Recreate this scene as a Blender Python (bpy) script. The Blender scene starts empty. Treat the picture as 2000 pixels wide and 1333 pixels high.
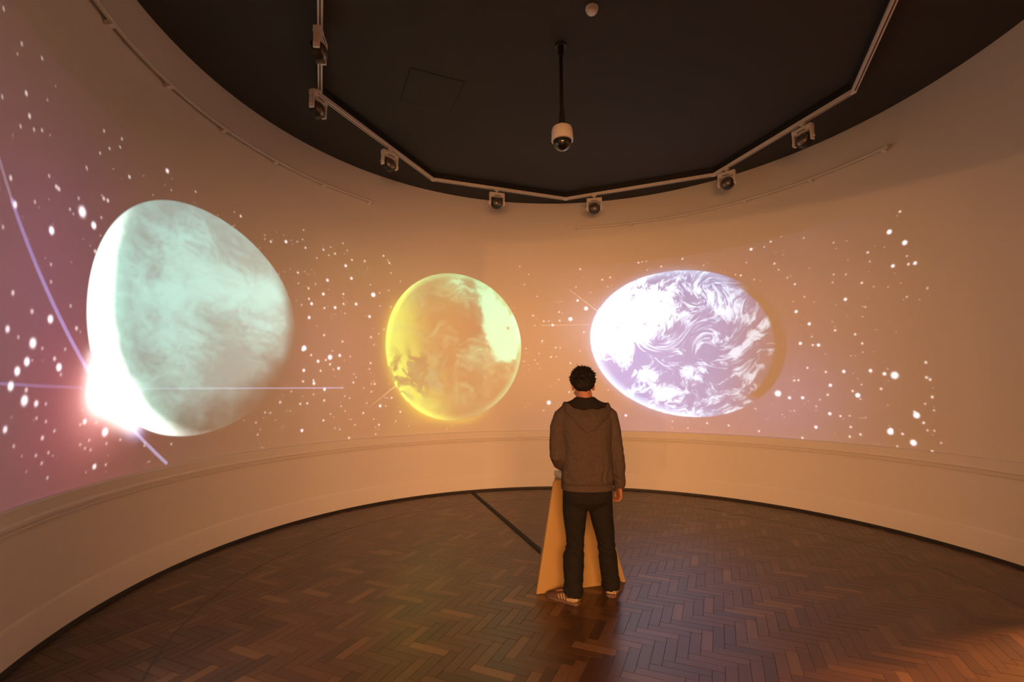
import bpy, bmesh, math, random
import numpy as np
from mathutils import Vector, Matrix, noise

SC = bpy.context.scene
COL = SC.collection
RNG = random.Random(7)

# ------------------------------------------------------------------ camera
cam_d = bpy.data.cameras.new('camera')
cam = bpy.data.objects.new('camera', cam_d)
COL.objects.link(cam)
cam_d.sensor_width = 36.0
cam_d.lens = 0.919505 * 36.0 / 2.0
cam_d.clip_start = 0.05
cam_d.clip_end = 100
pitch, roll = 0.103778, -0.005066
fw = Vector((0, math.cos(pitch), math.sin(pitch)))
up0 = Vector((0, -math.sin(pitch), math.cos(pitch)))
rt0 = Vector((1, 0, 0))
rt = rt0 * math.cos(roll) + up0 * math.sin(roll)
up = -rt0 * math.sin(roll) + up0 * math.cos(roll)
m = Matrix.Identity(4)
for i in range(3):
    m[i][0], m[i][1], m[i][2] = rt[i], up[i], -fw[i]
m[2][3] = 1.55
cam.matrix_world = m
SC.camera = cam

SC.view_settings.view_transform = 'Standard'
SC.view_settings.look = 'None'
SC.view_settings.gamma = 1.0
SC.view_settings.use_curve_mapping = False
SC.view_settings.exposure = 0.0

world = bpy.data.worlds.new('world')
SC.world = world
world.use_nodes = True
world.node_tree.nodes['Background'].inputs[0].default_value = (0.02, 0.012, 0.007, 1)
world.node_tree.nodes['Background'].inputs[1].default_value = 0.3

# ------------------------------------------------------------------ room measures (metres)
CX, CY, R = 0.684, 3.961, 3.7175
H = 4.683
DADO = 0.906

def pol(th_deg, r=R, z=0.0):
    t = math.radians(th_deg)
    return Vector((CX + r * math.sin(t), CY + r * math.cos(t), z))

# ------------------------------------------------------------------ lights of the neighbouring galleries
def add_light(name, kind, loc, color, power, size=0.1, target=None, size_y=None, spot=None, blend=0.2):
    d = bpy.data.lights.new(name, kind)
    d.color = color
    d.energy = power
    if kind == 'AREA':
        d.shape = 'RECTANGLE'
        d.size = size
        d.size_y = size_y or size
    else:
        d.shadow_soft_size = size
    if kind == 'SPOT':
        d.spot_size = spot
        d.spot_blend = blend
    o = bpy.data.objects.new(name, d)
    COL.objects.link(o)
    o.location = loc
    if target is not None:
        o.rotation_euler = (Vector(target) - Vector(loc)).to_track_quat('-Z', 'Y').to_euler()
    return o

WARM = (1.0, 0.44, 0.155)
add_light('entrance_gallery_light', 'AREA', (0.1, -5.4, 2.1), WARM, 1230, 4.6, (0.6, 7.6, 2.0), 2.4)
add_light('entrance_lamp', 'POINT', (-3.11, -6.0, 1.98), WARM, 620, 0.05)
add_light('entrance_lamp', 'POINT', (-0.81, -4.0, 2.30), WARM, 150, 0.08)
add_light('side_gallery_lamp', 'SPOT', (6.2, 4.06, 2.7), (1.0, 0.36, 0.10), 2800, 0.10, (1.6, 2.2, 0.0), spot=1.5)

# ------------------------------------------------------------------ projector: one lamp throwing the unrolled picture on the round wall
S0, S1, Z0, Z1 = -8.35, 5.55, 0.885, 3.685
PW, PH = 4160, 838
STARS = "-5826,3490,19 -6242,3239,12 -5476,3451,8 -7161,2665,8 -4890,3427,12 -4022,3553,8 -3206,2736,19 -4030,3430,8 -4473,3272,12 -4263,3334,19 -4105,3380,8 -3983,3335,12 -3721,3378,12 -3616,3442,8 -3548,3368,12 -3434,3538,8 -3365,3456,8 -3639,3326,8 -3813,3245,8 -3290,3339,12 -3092,3364,12 -3381,3239,19 -2801,3500,12 -2708,3411,12 -2731,3444,8 -2676,3265,8 -4076,2997,12 -3646,2989,19 -3289,3081,19 -2526,3162,8 -2996,3040,8 -3819,2905,8 -3916,2832,12 -4060,2868,8 -2946,2904,32 -3699,2796,19 -3402,2846,12 -2849,2942,8 -2706,3000,8 -3903,2700,12 -3863,2644,19 -3519,2645,19 -3395,2711,12 -3676,2616,12 -2994,2586,19 -3890,2465,19 -2671,2762,8 -3369,2586,8 -4004,2605,8 -2837,2756,8 -3943,2077,32 -3961,2056,19 -3568,1984,32 -3427,2016,19 -3393,2203,12 -3666,2264,12 -3739,1925,19 -3627,1945,12 -3841,1996,12 -3535,2070,8 -3567,1892,12 -3437,1845,19 -3511,1827,8 -3936,1803,19 -3698,1805,12 -3794,1683,12 -3786,1645,19 -3940,1667,12 -3631,1570,19 -3786,1508,8 -3630,1431,12 -3966,1396,12 -3870,1399,12 -3269,2010,8 -2966,2297,12 -2915,2196,8 -2960,1934,12 -2975,1850,8 -3210,1775,8 -3173,1733,8 -3212,1662,12 -2938,1643,8 -2889,1643,12 -2932,1538,8 -3055,1586,8 -3333,1480,8 -3260,1453,8 -2625,1447,12 -2700,1448,8 -2799,1337,19 -2711,1334,8 -3003,1381,8 -3382,1348,8 -3319,1282,8 -3051,1247,12 -2484,1244,12 -3631,1178,12 -2892,1157,8 -2554,1114,8 -2810,1075,12 -3928,1074,19 -3392,1050,8 -2856,949,8 -3253,929,12 -3170,1093,8 -3533,1255,8 -2844,2355,8 -2767,2427,8 -4097,1544,8 -7084,2025,12 -6907,2005,25 -7287,1895,19 -6650,1980,12 -7184,1862,8 -7047,1841,32 -6740,1831,8 -6955,1817,8 -7084,1728,25 -6832,1762,12 -6783,1710,25 -7162,1670,25 -6759,1664,8 -7206,1585,25 -7064,1564,12 -7071,1503,32 -6962,1483,19 -6873,1478,8 -6945,1395,8 -6856,1369,8 -6487,1346,19 -6529,1328,8 -6372,1333,8 -6276,1257,32 -7215,1348,19 -6770,1305,8 -6874,1271,12 -7124,1249,8 -6428,1212,8 -6512,1191,8 -6462,1160,8 -6406,1142,8 -6253,1171,8 -6918,1171,8 -6806,1174,8 -6858,1117,8 -6354,1019,19 -6242,1015,8 -6793,1017,8 -6114,1183,8 -7405,2706,12 -6973,2837,12 -6947,2834,12 -6493,2957,12 -6449,2960,12 -6698,2778,42 -6571,2727,25 -6978,2552,25 -6533,2549,12 -7274,2099,12 -6727,2121,8 -6936,2236,8 -6952,2343,8 -6821,2748,8 -6747,2854,8 -6501,2810,8 -7053,2873,8 -7339,2582,19 -7425,2425,8 -7347,3230,12 -7294,3123,12 -7438,3464,8 -7234,3520,8 -7163,3108,8 -7239,3072,8 -6368,3419,8 -6573,3263,8 -6553,3445,8 -7366,3022,8 -6696,3096,8 -6357,3491,8 -6480,3348,8 -7641,3515,8 -7561,3080,8 -4243,1422,12 -4438,1314,8 -4367,1305,8 -4549,1208,8 -4519,1076,8 -5560,1089,8 -5854,1108,8 -551,3591,8 -401,3458,8 454,3543,12 810,3347,12 940,3378,12 380,3241,8 403,3013,19 538,2877,32 280,2707,32 -332,2767,12 -160,2673,12 -12,2610,19 -77,2676,8 -306,2602,8 101,2680,12 96,2826,12 493,2486,12 -187,2348,12 -457,2222,8 31,2237,12 106,2233,8 -50,2083,12 36,2086,8 267,1980,12 424,2180,8 -270,1974,8 -316,2034,8 -498,2011,8 -242,2139,8 -263,3089,8 -476,3282,8 896,3224,8 548,1908,12 1529,3449,8 1393,3583,12 1453,3591,8 1520,3591,8 1743,3480,12 2067,3557,12 2370,3408,8 3039,3519,19 3301,3565,12 3442,3604,8 3212,3511,8 2966,3341,8 3332,3249,12 2880,3168,12 2810,3193,8 3057,3079,8 3569,2919,12 3483,3023,8 3718,3504,8 4064,3345,8 -93,1344,32 -179,1220,8 239,1512,12 859,1542,8 72,1714,8 1122,1142,19 3271,1486,42 3411,1430,19 3569,1432,19 2973,1277,8 3702,1067,19 3872,1241,19 3991,1217,12 2607,1032,12 2312,1052,12 1819,1062,8 3001,973,12 2040,971,8 3459,1263,8 3723,1326,8 3379,3154,8 3674,2733,8 3563,2554,19 3710,2374,19 3587,2133,19 3734,2099,12 3801,2093,19 3730,2205,8 3651,1813,12 3482,1654,12 3534,1657,12 3863,1753,12 4066,1751,19 3903,1588,19 3865,1471,12 3772,1411,8 4092,1226,8 4094,1094,12 4075,981,12 4193,1016,12 4197,1468,25 4146,1518,12 4223,1424,8 4247,1593,8 4146,2618,19 4004,2257,12 4222,2184,12 4292,2069,12 4341,2779,12 4018,2853,8 4174,2918,8 4035,2949,8 3534,922,12 4431,3120,12 4357,2490,8 4861,3641,19 4905,3647,12 5158,3608,12 5035,3573,8 4802,3474,12 4675,3286,25 4820,3118,25 5125,3025,19 5151,2936,8 5097,2837,12 4902,2869,19 4836,2875,12 4829,2967,8 4680,2896,19 4446,3007,8 5002,2579,12 5011,2500,8 5150,2485,12 4791,2527,8 5118,2578,8 5123,2309,19 5093,2241,8 5111,1896,19 4914,1813,12 4599,1689,42 4497,1709,19 4355,1749,19 4449,1542,12 4906,1658,12 4938,1635,12 4943,1457,12 4870,1385,8 4947,1322,8 4778,1264,32 4762,1299,12 4839,1190,12 4505,1070,32 4514,1094,19 4625,1057,12 4723,974,32 5087,1212,12 5051,1235,8 5143,1245,8 5112,1135,12 5079,1021,12 4869,1115,8 4932,1116,8 4561,920,8 4894,903,12 4985,999,8"

def perlin(x, y, seed):
    p = np.random.RandomState(seed).permutation(1024)
    g = np.random.RandomState(seed + 1).rand(1024) * 2 * np.pi
    gx, gy = np.cos(g).astype(np.float32), np.sin(g).astype(np.float32)
    xi, yi = np.floor(x).astype(np.int64), np.floor(y).astype(np.int64)
    xf, yf = (x - xi).astype(np.float32), (y - yi).astype(np.float32)
    def gr(ix, iy, dx, dy):
        h = p[(p[ix & 1023] + iy) & 1023]
        return gx[h] * dx + gy[h] * dy
    u = xf * xf * xf * (xf * (xf * 6 - 15) + 10)
    v = yf * yf * yf * (yf * (yf * 6 - 15) + 10)
    a = gr(xi, yi, xf, yf); b = gr(xi + 1, yi, xf - 1, yf)
    c = gr(xi, yi + 1, xf, yf - 1); d = gr(xi + 1, yi + 1, xf - 1, yf - 1)
    a = a + u * (b - a); c = c + u * (d - c)
    return a + v * (c - a)

def fbm(x, y, octv, seed, gain=0.5):
    s = 0; a = 1.0; t = 0
    for i in range(octv):
        s = s + a * perlin(x * 2 ** i + 17.3 * i, y * 2 ** i + 9.1 * i, seed + i * 3)
        t += a; a *= gain
    return s / t * 1.4

def sstep(a, b, x):
    t = np.clip((x - a) / (b - a), 0, 1)
    return t * t * (3 - 2 * t)

def slide():
    img = np.zeros((PH, PW, 3), np.float32)
    sv = (S0 + (np.arange(PW) + 0.5) / PW * (S1 - S0)).astype(np.float32)
    zv = (Z0 + (np.arange(PH) + 0.5) / PH * (Z1 - Z0)).astype(np.float32)
    S, Z = np.meshgrid(sv, zv)
    col = lambda c: np.array(c, np.float32)
    def add(mask, c):
        nonlocal img
        img += mask[..., None] * col(c)
    def blob(s, z, rs, rz, c, p=1.0):
        add(np.exp(-(((S - s) / rs) ** 2 + ((Z - z) / rz) ** 2) ** p), c)
    # nebula glow behind the planets
    add((1 - sstep(-6.9, -4.4, S)) * (1 - 0.75 * sstep(2.5, 3.6, Z)), (0.040, 0.006, 0.032))
    blob(-7.0, 2.1, 0.75, 0.9, (0.055, 0.012, 0.060))
    blob(-6.45, 1.45, 0.55, 0.50, (0.20, 0.022, 0.028))
    blob(-6.35, 1.52, 0.26, 0.26, (0.9, 0.42, 0.40))
    blob(-5.95, 1.24, 0.09, 0.07, (0.25, 0.25, 0.55))
    blob(-3.55, 2.0, 0.75, 0.75, (0.050, 0.020, 0.035))
    blob(-2.6, 3.25, 1.1, 0.35, (0.015, 0.022, 0.0))
    blob(-2.2, 1.25, 0.35, 0.30, (0.10, 0.085, 0.0))
    add(sstep(-0.8, 1.2, S) * (1 - sstep(3.6, 4.9, S)) * 1.0, (0.020, 0.012, 0.026))
    blob(0.55, 2.6, 0.45, 0.50, (0.05, 0.08, 0.13))
    blob(3.3, 1.45, 0.80, 0.62, (0.025, 0.040, 0.125))
    blob(1.6, 1.05, 1.3, 0.30, (0.02, 0.035, 0.115))
    # stars
    rs = np.random.RandomState(11)
    def star(s, z, r, a, tint):
        w = r * 3 + 0.01
        i0, i1 = int((s - w - S0) / (S1 - S0) * PW), int((s + w - S0) / (S1 - S0) * PW) + 2
        j0, j1 = int((z - w - Z0) / (Z1 - Z0) * PH), int((z + w - Z0) / (Z1 - Z0) * PH) + 2
        i0, j0 = max(i0, 0), max(j0, 0)
        if i0 >= i1 or j0 >= j1: return
        d2 = (S[j0:j1, i0:i1] - s) ** 2 + (Z[j0:j1, i0:i1] - z) ** 2
        img[j0:j1, i0:i1] += (a * np.exp(-(d2 / r ** 2) ** 1.3))[..., None] * col(tint)
    for t in STARS.split():
        s, z, k = (int(q) for q in t.split(','))
        k /= 10.0
        a = 0.42 if k < 1 else (0.70 if k < 1.5 else (1.1 if k < 2.2 else 2.0))
        star(s / 1000, z / 1000, 0.0068 + 0.0060 * k, a, (1, 0.95, 1.05) if k > 1.5 else (1, 0.88, 0.85))
    for i in range(900):
        s, z = rs.uniform(-8.2, 5.1), rs.uniform(0.92, 3.45)
        if s < -5.2 and rs.rand() < 0.4: continue
        star(s, z, rs.uniform(0.006, 0.010), rs.uniform(0.08, 0.32), (1, 0.88, 0.85))
    # flare streaks
    def line(a, b, w, c, f0=1.0, f1=1.0):
        ax, az = a; bx, bz = b
        dx, dz = bx - ax, bz - az
        L2 = dx * dx + dz * dz
        t = np.clip(((S - ax) * dx + (Z - az) * dz) / L2, 0, 1)
        d = np.hypot(S - ax - t * dx, Z - az - t * dz)
        add(np.exp(-(d / w) ** 4) * (f0 + (f1 - f0) * t), c)
    P = (0.20, 0.20, 0.50)
    line((-8.0, 3.27), (-7.35, 2.57), 0.014, (0.16, 0.14, 0.20), 0.5, 1.0)
    line((-7.37, 2.59), (-6.50, 1.70), 0.017, P, 0.7, 1.3)
    line((-6.02, 1.275), (-5.60, 0.93), 0.015, (0.30, 0.33, 0.60), 1.0, 0.9)
    line((-8.2, 1.62), (-6.55, 1.58), 0.010, P, 0.8, 0.3)
    line((-2.98, 1.31), (-2.56, 1.62), 0.008, (0.35, 0.30, 0.16), 0.15, 1.0)
    line((0.27, 3.20), (0.72, 2.83), 0.007, (0.32, 0.30, 0.24), 0.5, 1.0)
    line((-0.20, 2.606), (0.60, 2.612), 0.006, (0.32, 0.30, 0.22), 0.8, 0.4)

    def window(s0, z0, rad):
        i0, i1 = int((s0 - rad - S0) / (S1 - S0) * PW), int((s0 + rad - S0) / (S1 - S0) * PW)
        j0, j1 = max(0, int((z0 - rad - Z0) / (Z1 - Z0) * PH)), min(PH, int((z0 + rad - Z0) / (Z1 - Z0) * PH))
        return slice(j0, j1), slice(i0, i1)

    # ---- pale cyan planet
    w = window(-5.323, 2.227, 1.35)
    s, z = S[w], Z[w]
    u, v = (s + 5.323) / 1.253, (z - 2.227) / 1.092
    r = np.hypot(u, v)
    disc = 1 - sstep(0.985, 1.005, r)
    wx = fbm(s * 1.3, z * 1.9, 4, 5); wy = fbm(s * 1.3 + 40, z * 1.9, 4, 6)
    n = fbm(s * 1.1 + wx * 0.8 + z * 0.35, z * 2.2 + wy * 0.8, 6, 21, 0.55)
    n2 = fbm(s * 5 + wx * 2, z * 9 + s * 1.5, 4, 31, 0.6)
    t = np.zeros_like(s)
    for (bs, bz, rr, a) in ((-6.0, 2.45, 0.45, .35), (-5.7, 3.02, 0.28, .35), (-5.45, 2.62, 0.42, .55), (-5.05, 2.55, 0.38, .5),
                            (-4.6, 2.66, 0.36, .65), (-4.35, 2.68, 0.22, .5), (-5.9, 2.05, 0.35, .35), (-5.4, 2.0, 0.4, .3), (-4.5, 2.25, 0.25, .25),
                            (-5.07, 2.98, 0.22, -.35), (-4.68, 2.93, 0.20, -.5), (-5.15, 2.28, 0.22, -.35), (-5.8, 2.22, 0.15, -.3),
                            (-5.9, 2.52, 0.12, -.35), (-5.8, 3.18, 0.25, -.35), (-5.0, 1.75, 0.35, -.4)):
        t += a * np.exp(-((s - bs) ** 2 + ((z - bz) * 1.25) ** 2) / rr ** 2)
    n3 = fbm(s * 14 + wx * 3, z * 20 + wy * 3, 4, 41, 0.65)
    t = sstep(-0.35, 1.05, t + n * 0.75 + n2 * 0.42 + n3 * 0.34 + 0.03)
    fade = (1 - sstep(0.55, 1.10, np.hypot(u + 0.16, v - 0.30) * (0.80 + 0.14 * fbm(s * 2.2, z * 2.2, 5, 77, 0.6))))
    fade = np.clip(fade * 1.6, 0, 1) * (0.25 + 0.75 * (1 - sstep(0.86, 1.0, r) * sstep(0.55, 0.9, u) * sstep(-0.9, 0.1, 0.35 - v)))
    c = (1 - t)[..., None] * col((0.20, 0.37, 0.37)) + t[..., None] * col((0.36, 0.84, 0.80))
    # blown-out crescent along the lower left limb
    dcr = np.hypot((s + 5.02) / 1.30, (z - 2.42) / 1.28)
    cres = sstep(0.985, 1.045, dcr + 0.012 * n2) * (1 - sstep(0.35, 0.62, v + 0.0 * u)) 
    cres2 = sstep(0.84, 1.03, dcr + 0.03 * n)
    body = c * fade[..., None] * (0.75 + 0.25 * sstep(-1.0, 0.3, v))[..., None]
    tailf = np.clip(1.25 - sstep(-0.45, 0.02, u) * 1.05, 0, 1)
    topf = 1 - 0.75 * sstep(0.25, 0.75, v)
    hot = (sstep(0.965, 1.06, dcr + 0.015 * n2) * tailf * topf)[..., None] * col((1.6, 1.75, 1.7)) + (cres2 * tailf * topf)[..., None] * col((0.15, 0.38, 0.32))
    img[w] = img[w] * (1 - disc * 0.92)[..., None] + (body + hot) * disc[..., None]
    for (bs, bz, rr, a) in ((-6.32, 1.56, 0.165, 2.6), (-6.12, 1.46, 0.16, 2.2), (-6.0, 1.35, 0.12, 1.4), (-6.40, 1.75, 0.12, 1.2)):
        blob(bs, bz, rr, rr, (a, a, a), 1.4)
    line((-5.95, 1.575), (-3.36, 1.59), 0.009, (0.26, 0.27, 0.50), 0.25, 1.0)

    # ---- yellow planet
    w = window(-1.64, 2.24, 1.36)
    s, z = S[w], Z[w]
    u, v = (s + 1.637) / 1.104, (z - 2.238) / 1.158
    r = np.hypot(u, v)
    disc = 1 - sstep(0.988, 1.004, r)
    wx = fbm(s * 1.6, z * 1.6, 4, 105); wy = fbm(s * 1.6 + 40, z * 1.6, 4, 106)
    n = fbm(s * 1.7 + wx * 0.9, z * 2.1 + wy * 0.9, 6, 121, 0.55)
    rg = 1 - np.abs(fbm(s * 2.6 + wx, z * 3.4 + wy, 5, 131, 0.55)) * 2
    lit = (1 - sstep(-0.95, -0.15, u + 0.30 * v + n * 0.35))
    yel = (lit * (0.8 + 0.5 * sstep(0.3, 0.95, r)))[..., None] * col((0.26, 0.48, 0.05))
    limbL = sstep(0.90, 1.0, r) * (1 - sstep(-0.55, 0.1, u + 0.35 * v))
    yel += limbL[..., None] * col((0.35, 0.48, 0.06))
    yel += (0.20 * (1 - sstep(-0.2, 0.4, u)))[..., None] * col((0.36, 0.24, 0.0))
    low = np.exp(-(((s + 2.2) / 0.55) ** 2 + ((z - 1.80) / 0.33) ** 2))
    fine = fbm(s * 9 + wx * 3, z * 11 + wy * 3, 4, 141, 0.6)
    dark = np.clip(sstep(0.35, 0.95, rg + fine * 0.5) * low * 1.5 + 0.75 * sstep(0.05, 0.45, n + fine * 0.25) * sstep(-0.95, -0.6, u + 0.2 * n) * lit, 0, 0.9)
    yel *= (1 - dark)[..., None]
    g = np.zeros_like(s)
    for (bs, bz, rr, a) in ((-1.02, 2.86, 0.20, 1.0), (-1.0, 2.55, 0.22, 1.2), (-0.80, 2.28, 0.20, 1.1), (-0.72, 2.72, 0.18, .9), (-0.66, 2.45, 0.16, .9),
                            (-0.75, 2.12, 0.12, .6), (-1.6, 3.28, 0.30, .5), (-1.2, 3.18, 0.28, .5), (-0.9, 2.0, 0.25, .3), (-1.5, 2.08, 0.22, .25), (-1.25, 2.1, 0.2, .25)):
        g += a * np.exp(-((s - bs) ** 2 + (z - bz) ** 2) / rr ** 2)
    g -= 0.7 * np.exp(-((s + 0.76) ** 2 + (z - 2.55) ** 2) / 0.055 ** 2) + 0.45 * np.exp(-(((s + 0.72) / 0.05) ** 2 + ((z - 2.78) / 0.13) ** 2))
    gp = sstep(0.42, 0.85, g + n * 0.55 + fine * 0.15)
    gs = sstep(0.02, 0.8, g + n * 0.8 + fine * 0.35 + 0.08)
    rim = sstep(0.90, 1.0, r) * sstep(-0.9, 0.2, u + v * 0.4)
    grn = gp[..., None] * col((0.12, 0.62, 0.42)) + (gs * 0.8)[..., None] * col((0.045, 0.23, 0.13)) + rim[..., None] * col((0.06, 0.32, 0.16))
    grn += (0.5 * sstep(0.25, 0.9, v))[..., None] * col((0.0, 0.13, 0.09))
    botfade = sstep(-1.12, -0.62, v - 0.35 * u * (u < 0) + 0.10 * n)
    tot = yel * (0.55 + 0.45 * botfade[..., None]) + grn * botfade[..., None] + col((0.02, 0.012, 0.0)) + (0.75 * sstep(-0.1, 0.45, n * 0.6 + fine * 0.3 + 0.30 * np.hypot(u + 0.05, v - 0.1) ** 2 + 0.05) * botfade)[..., None] * col((0.05, 0.135, 0.045))
    img[w] = img[w] * (1 - disc)[..., None] + tot * disc[..., None]
    halo = np.exp(-np.abs(r - 1.0) / 0.05) * (1 - sstep(-0.5, -0.05, u * 0.75 + v * 0.65)) * (r > 1.0)
    img[w] += halo[..., None] * col((0.30, 0.28, 0.0))

    # ---- cloudy blue-white planet
    w = window(2.017, 2.275, 1.8)
    s, z = S[w], Z[w]
    an = math.radians(-11.6)
    ds, dz = s - 2.005, z - 2.262
    u = (ds * math.cos(an) + dz * math.sin(an)) / 1.425
    v = (-ds * math.sin(an) + dz * math.cos(an)) / 1.118
    r = np.hypot(u, v)
    disc = 1 - sstep(0.985, 1.004, r)
    # swirl warp round the storm centre
    def swirl(sx, zx, cs, cz, rad, k):
        a = sx - cs; b = zx - cz
        ang = k * np.exp(-(a * a + b * b) / rad ** 2)
        return cs + a * np.cos(ang) - b * np.sin(ang), cz + a * np.sin(ang) + b * np.cos(ang)
    ws, wz = swirl(s, z, 1.55, 2.46, 0.34, 2.4)
    ws, wz = swirl(ws, wz, 2.38, 2.97, 0.24, -1.9)
    ws, wz = swirl(ws, wz, 1.95, 2.09, 0.16, 2.5)
    ws, wz = swirl(ws, wz, 2.45, 2.25, 0.30, 1.6)
    ca, sa = math.cos(0.45), math.sin(0.45)
    a = ws * ca + wz * sa; b = -ws * sa + wz * ca
    wx = fbm(a * 1.5, b * 1.9, 4, 205); wy = fbm(a * 1.5 + 40, b * 1.9, 4, 206)
    q = fbm(a * 2.3 + wx * 0.8, b * 4.2 + wy * 0.9, 6, 221, 0.58)
    q2 = fbm(a * 5.5 + wx * 2.5, b * 9.0 + wy * 2.5, 4, 231, 0.6)
    m_ = np.full_like(s, -0.04)
    for (bs, bz, rs_, a_) in ((0.85, 2.45, 0.32, 1.3), (1.05, 2.72, 0.30, 1.1), (1.35, 2.90, 0.32, 1.0), (1.75, 2.80, 0.30, .95), (2.05, 2.72, 0.16, .5), (1.15, 2.45, 0.25, .7),
                              (1.50, 2.62, 0.25, .5), (1.42, 3.15, 0.25, .45), (1.52, 2.38, 0.12, .3),
                              (1.10, 2.03, 0.14, .8), (1.35, 1.78, 0.12, .75), (1.50, 1.70, 0.16, .8), (1.72, 1.47, 0.13, .8), (1.92, 1.40, 0.14, .7), (1.96, 2.08, 0.07, .9),
                              (2.05, 1.80, 0.10, .75), (2.30, 1.89, 0.11, .65), (2.55, 1.98, 0.10, .8), (2.75, 2.06, 0.10, 1.0), (2.92, 2.15, 0.09, .7), (3.06, 2.28, 0.09, .8), (3.12, 2.42, 0.08, .6),
                              (2.28, 3.06, 0.17, .55), (2.55, 2.92, 0.18, .5), (2.80, 2.75, 0.16, .5), (2.90, 2.62, 0.14, .35), (2.60, 2.66, 0.13, .4),
                              (2.27, 2.17, 0.10, .65), (2.46, 2.22, 0.09, .5), (2.32, 2.40, 0.14, .35), (2.65, 2.30, 0.12, .3),
                              (2.75, 1.83, 0.08, .35), (2.97, 1.72, 0.08, .3), (2.55, 1.33, 0.14, .5), (2.37, 1.44, 0.14, .45), (2.80, 1.48, 0.10, .35), (3.15, 1.54, 0.07, .5), (2.1, 1.2, 0.2, .4),
                              (1.95, 2.50, 0.11, -.7), (2.08, 2.0, 0.12, -.6), (2.14, 2.93, 0.07, -.9), (1.95, 2.95, 0.05, -.5), (1.25, 1.95, 0.15, -.4), (1.0, 1.75, 0.2, -.35), (1.7, 1.95, 0.12, -.4)):
        m_ += a_ * np.exp(-((s - bs) ** 2 + (z - bz) ** 2) / rs_ ** 2)
    q3 = fbm(a * 13 + wx * 5, b * 22 + wy * 5, 4, 241, 0.65)
    fil = 1 - np.abs(fbm(a * 4.5 + wx * 2.4, b * 9.0 + wy * 2.6, 5, 251, 0.6)) * 2.6
    mm = 1.05 * np.tanh(m_ * 0.85)
    cl = sstep(0.05, 0.80, mm + q * 1.25 + q2 * 0.75 + q3 * 0.50 + 0.42 * (fil - 0.55) + 0.05)
    cl = cl * (0.5 + 0.5 * sstep(-0.25, 0.5, mm + q2 * 0.4 + q3 * 0.4))
    east = sstep(0.25, 0.95, u)
    lev = 1.30 - 0.62 * sstep(-0.5, 0.8, u)
    base = (1 - east)[..., None] * col((0.0, 0.17, 0.58)) + east[..., None] * col((0.02, 0.030, 0.085))
    base = base * (0.9 + 0.4 * (1 - sstep(-0.6, 0.4, u)) * (1 - sstep(-0.3, 0.5, v)))[..., None]
    c = base + (cl * lev)[..., None] * col((0.62, 0.86, 0.96))
    heat = np.exp(-(((s - 0.72) / 0.30) ** 2 + ((z - 2.50) / 0.34) ** 2)) * 0.8
    c += heat[..., None] * col((1, 1, 1.02))
    rimw = sstep(0.88, 1.0, r) * (1 - sstep(-0.15, 0.55, u)) 
    riml = sstep(0.86, 0.99, r) * (1 - sstep(-0.75, -0.1, v)) * (1 - sstep(0.05, 0.65, u))
    c += (rimw * 0.55 + riml * 0.55)[..., None] * col((0.42, 0.62, 0.72))
    # unlit crescent on the far right limb
    shade = sstep(0.945, 0.985, np.hypot(u * 1.0 + 0.075, v * 1.0 + 0.0)) * sstep(0.25, 0.62, u) * sstep(-0.62, -0.50, v)
    c *= (1 - shade)[..., None]
    img[w] = img[w] * (1 - disc)[..., None] + c * disc[..., None]
    halo = np.exp(-np.abs(r - 1.0) / 0.045) * (1 - sstep(-0.3, 0.4, u)) * (r > 1.0)
    img[w] += halo[..., None] * col((0.07, 0.14, 0.28))
    # picture edges
    fr = sstep(S0, S0 + 0.01, S) * (1 - sstep(4.98, 5.02, S)) * sstep(0.893, 0.900, Z) * (1 - sstep(3.60, 3.61, Z))
    img *= fr[..., None]
    return np.clip(img, 0, 3.0)

PROJ_GAIN = 1.45          # projected radiance / wall albedo
arr = slide()
slide_img = bpy.data.images.new('planet_slide', PW, PH, alpha=False, float_buffer=True)
slide_img.colorspace_settings.name = 'Linear Rec.709'
px = np.ones((PH, PW, 4), np.float32)
px[..., :3] = arr
slide_img.pixels.foreach_set(px.ravel())
slide_img.update()
slide_img.pack()

PROJ = Vector((0.65, 0.85, 3.55))
pd = bpy.data.lights.new('ceiling_projector', 'POINT')
PSCALE = 80.0              # lamp power carries the throw, the slide node divides it out again
pd.energy = 4 * math.pi ** 2 * PSCALE
pd.shadow_soft_size = 0.0
pd.use_nodes = True
pn = pd.node_tree
for n_ in list(pn.nodes): pn.nodes.remove(n_)
def N(t, **k):
    n_ = pn.nodes.new(t)
    for a, b in k.items(): setattr(n_, a, b)
    return n_
def M(op, a, b=None, c=None):
    n_ = N('ShaderNodeMath', operation=op)
    for i, q in enumerate((a, b, c)):
        if q is None: continue
        if isinstance(q, (int, float)): n_.inputs[i].default_value = q
        else: pn.links.new(q, n_.inputs[i])
    return n_.outputs[0]
tc = N('ShaderNodeTexCoord')
sp = N('ShaderNodeSeparateXYZ')
pn.links.new(tc.outputs['Normal'], sp.inputs[0])
DX, DY, DZ = sp.outputs
ox, oy = PROJ.x - CX, PROJ.y - CY
A_ = M('ADD', M('MULTIPLY', DX, DX), M('MULTIPLY', DY, DY))
B_ = M('ADD', M('MULTIPLY', DX, ox), M('MULTIPLY', DY, oy))
cc = ox * ox + oy * oy - R * R
T_ = M('DIVIDE', M('SUBTRACT', M('SQRT', M('SUBTRACT', M('MULTIPLY', B_, B_), M('MULTIPLY', A_, cc))), B_), A_)
HX = M('MULTIPLY_ADD', T_, DX, ox)
HY = M('MULTIPLY_ADD', T_, DY, oy)
HZ = M('MULTIPLY_ADD', T_, DZ, PROJ.z)
SS = M('MULTIPLY', M('ARCTAN2', HX, HY), R)
UU = M('DIVIDE', M('SUBTRACT', SS, S0), S1 - S0)
VV = M('DIVIDE', M('SUBTRACT', HZ, Z0), Z1 - Z0)
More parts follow.
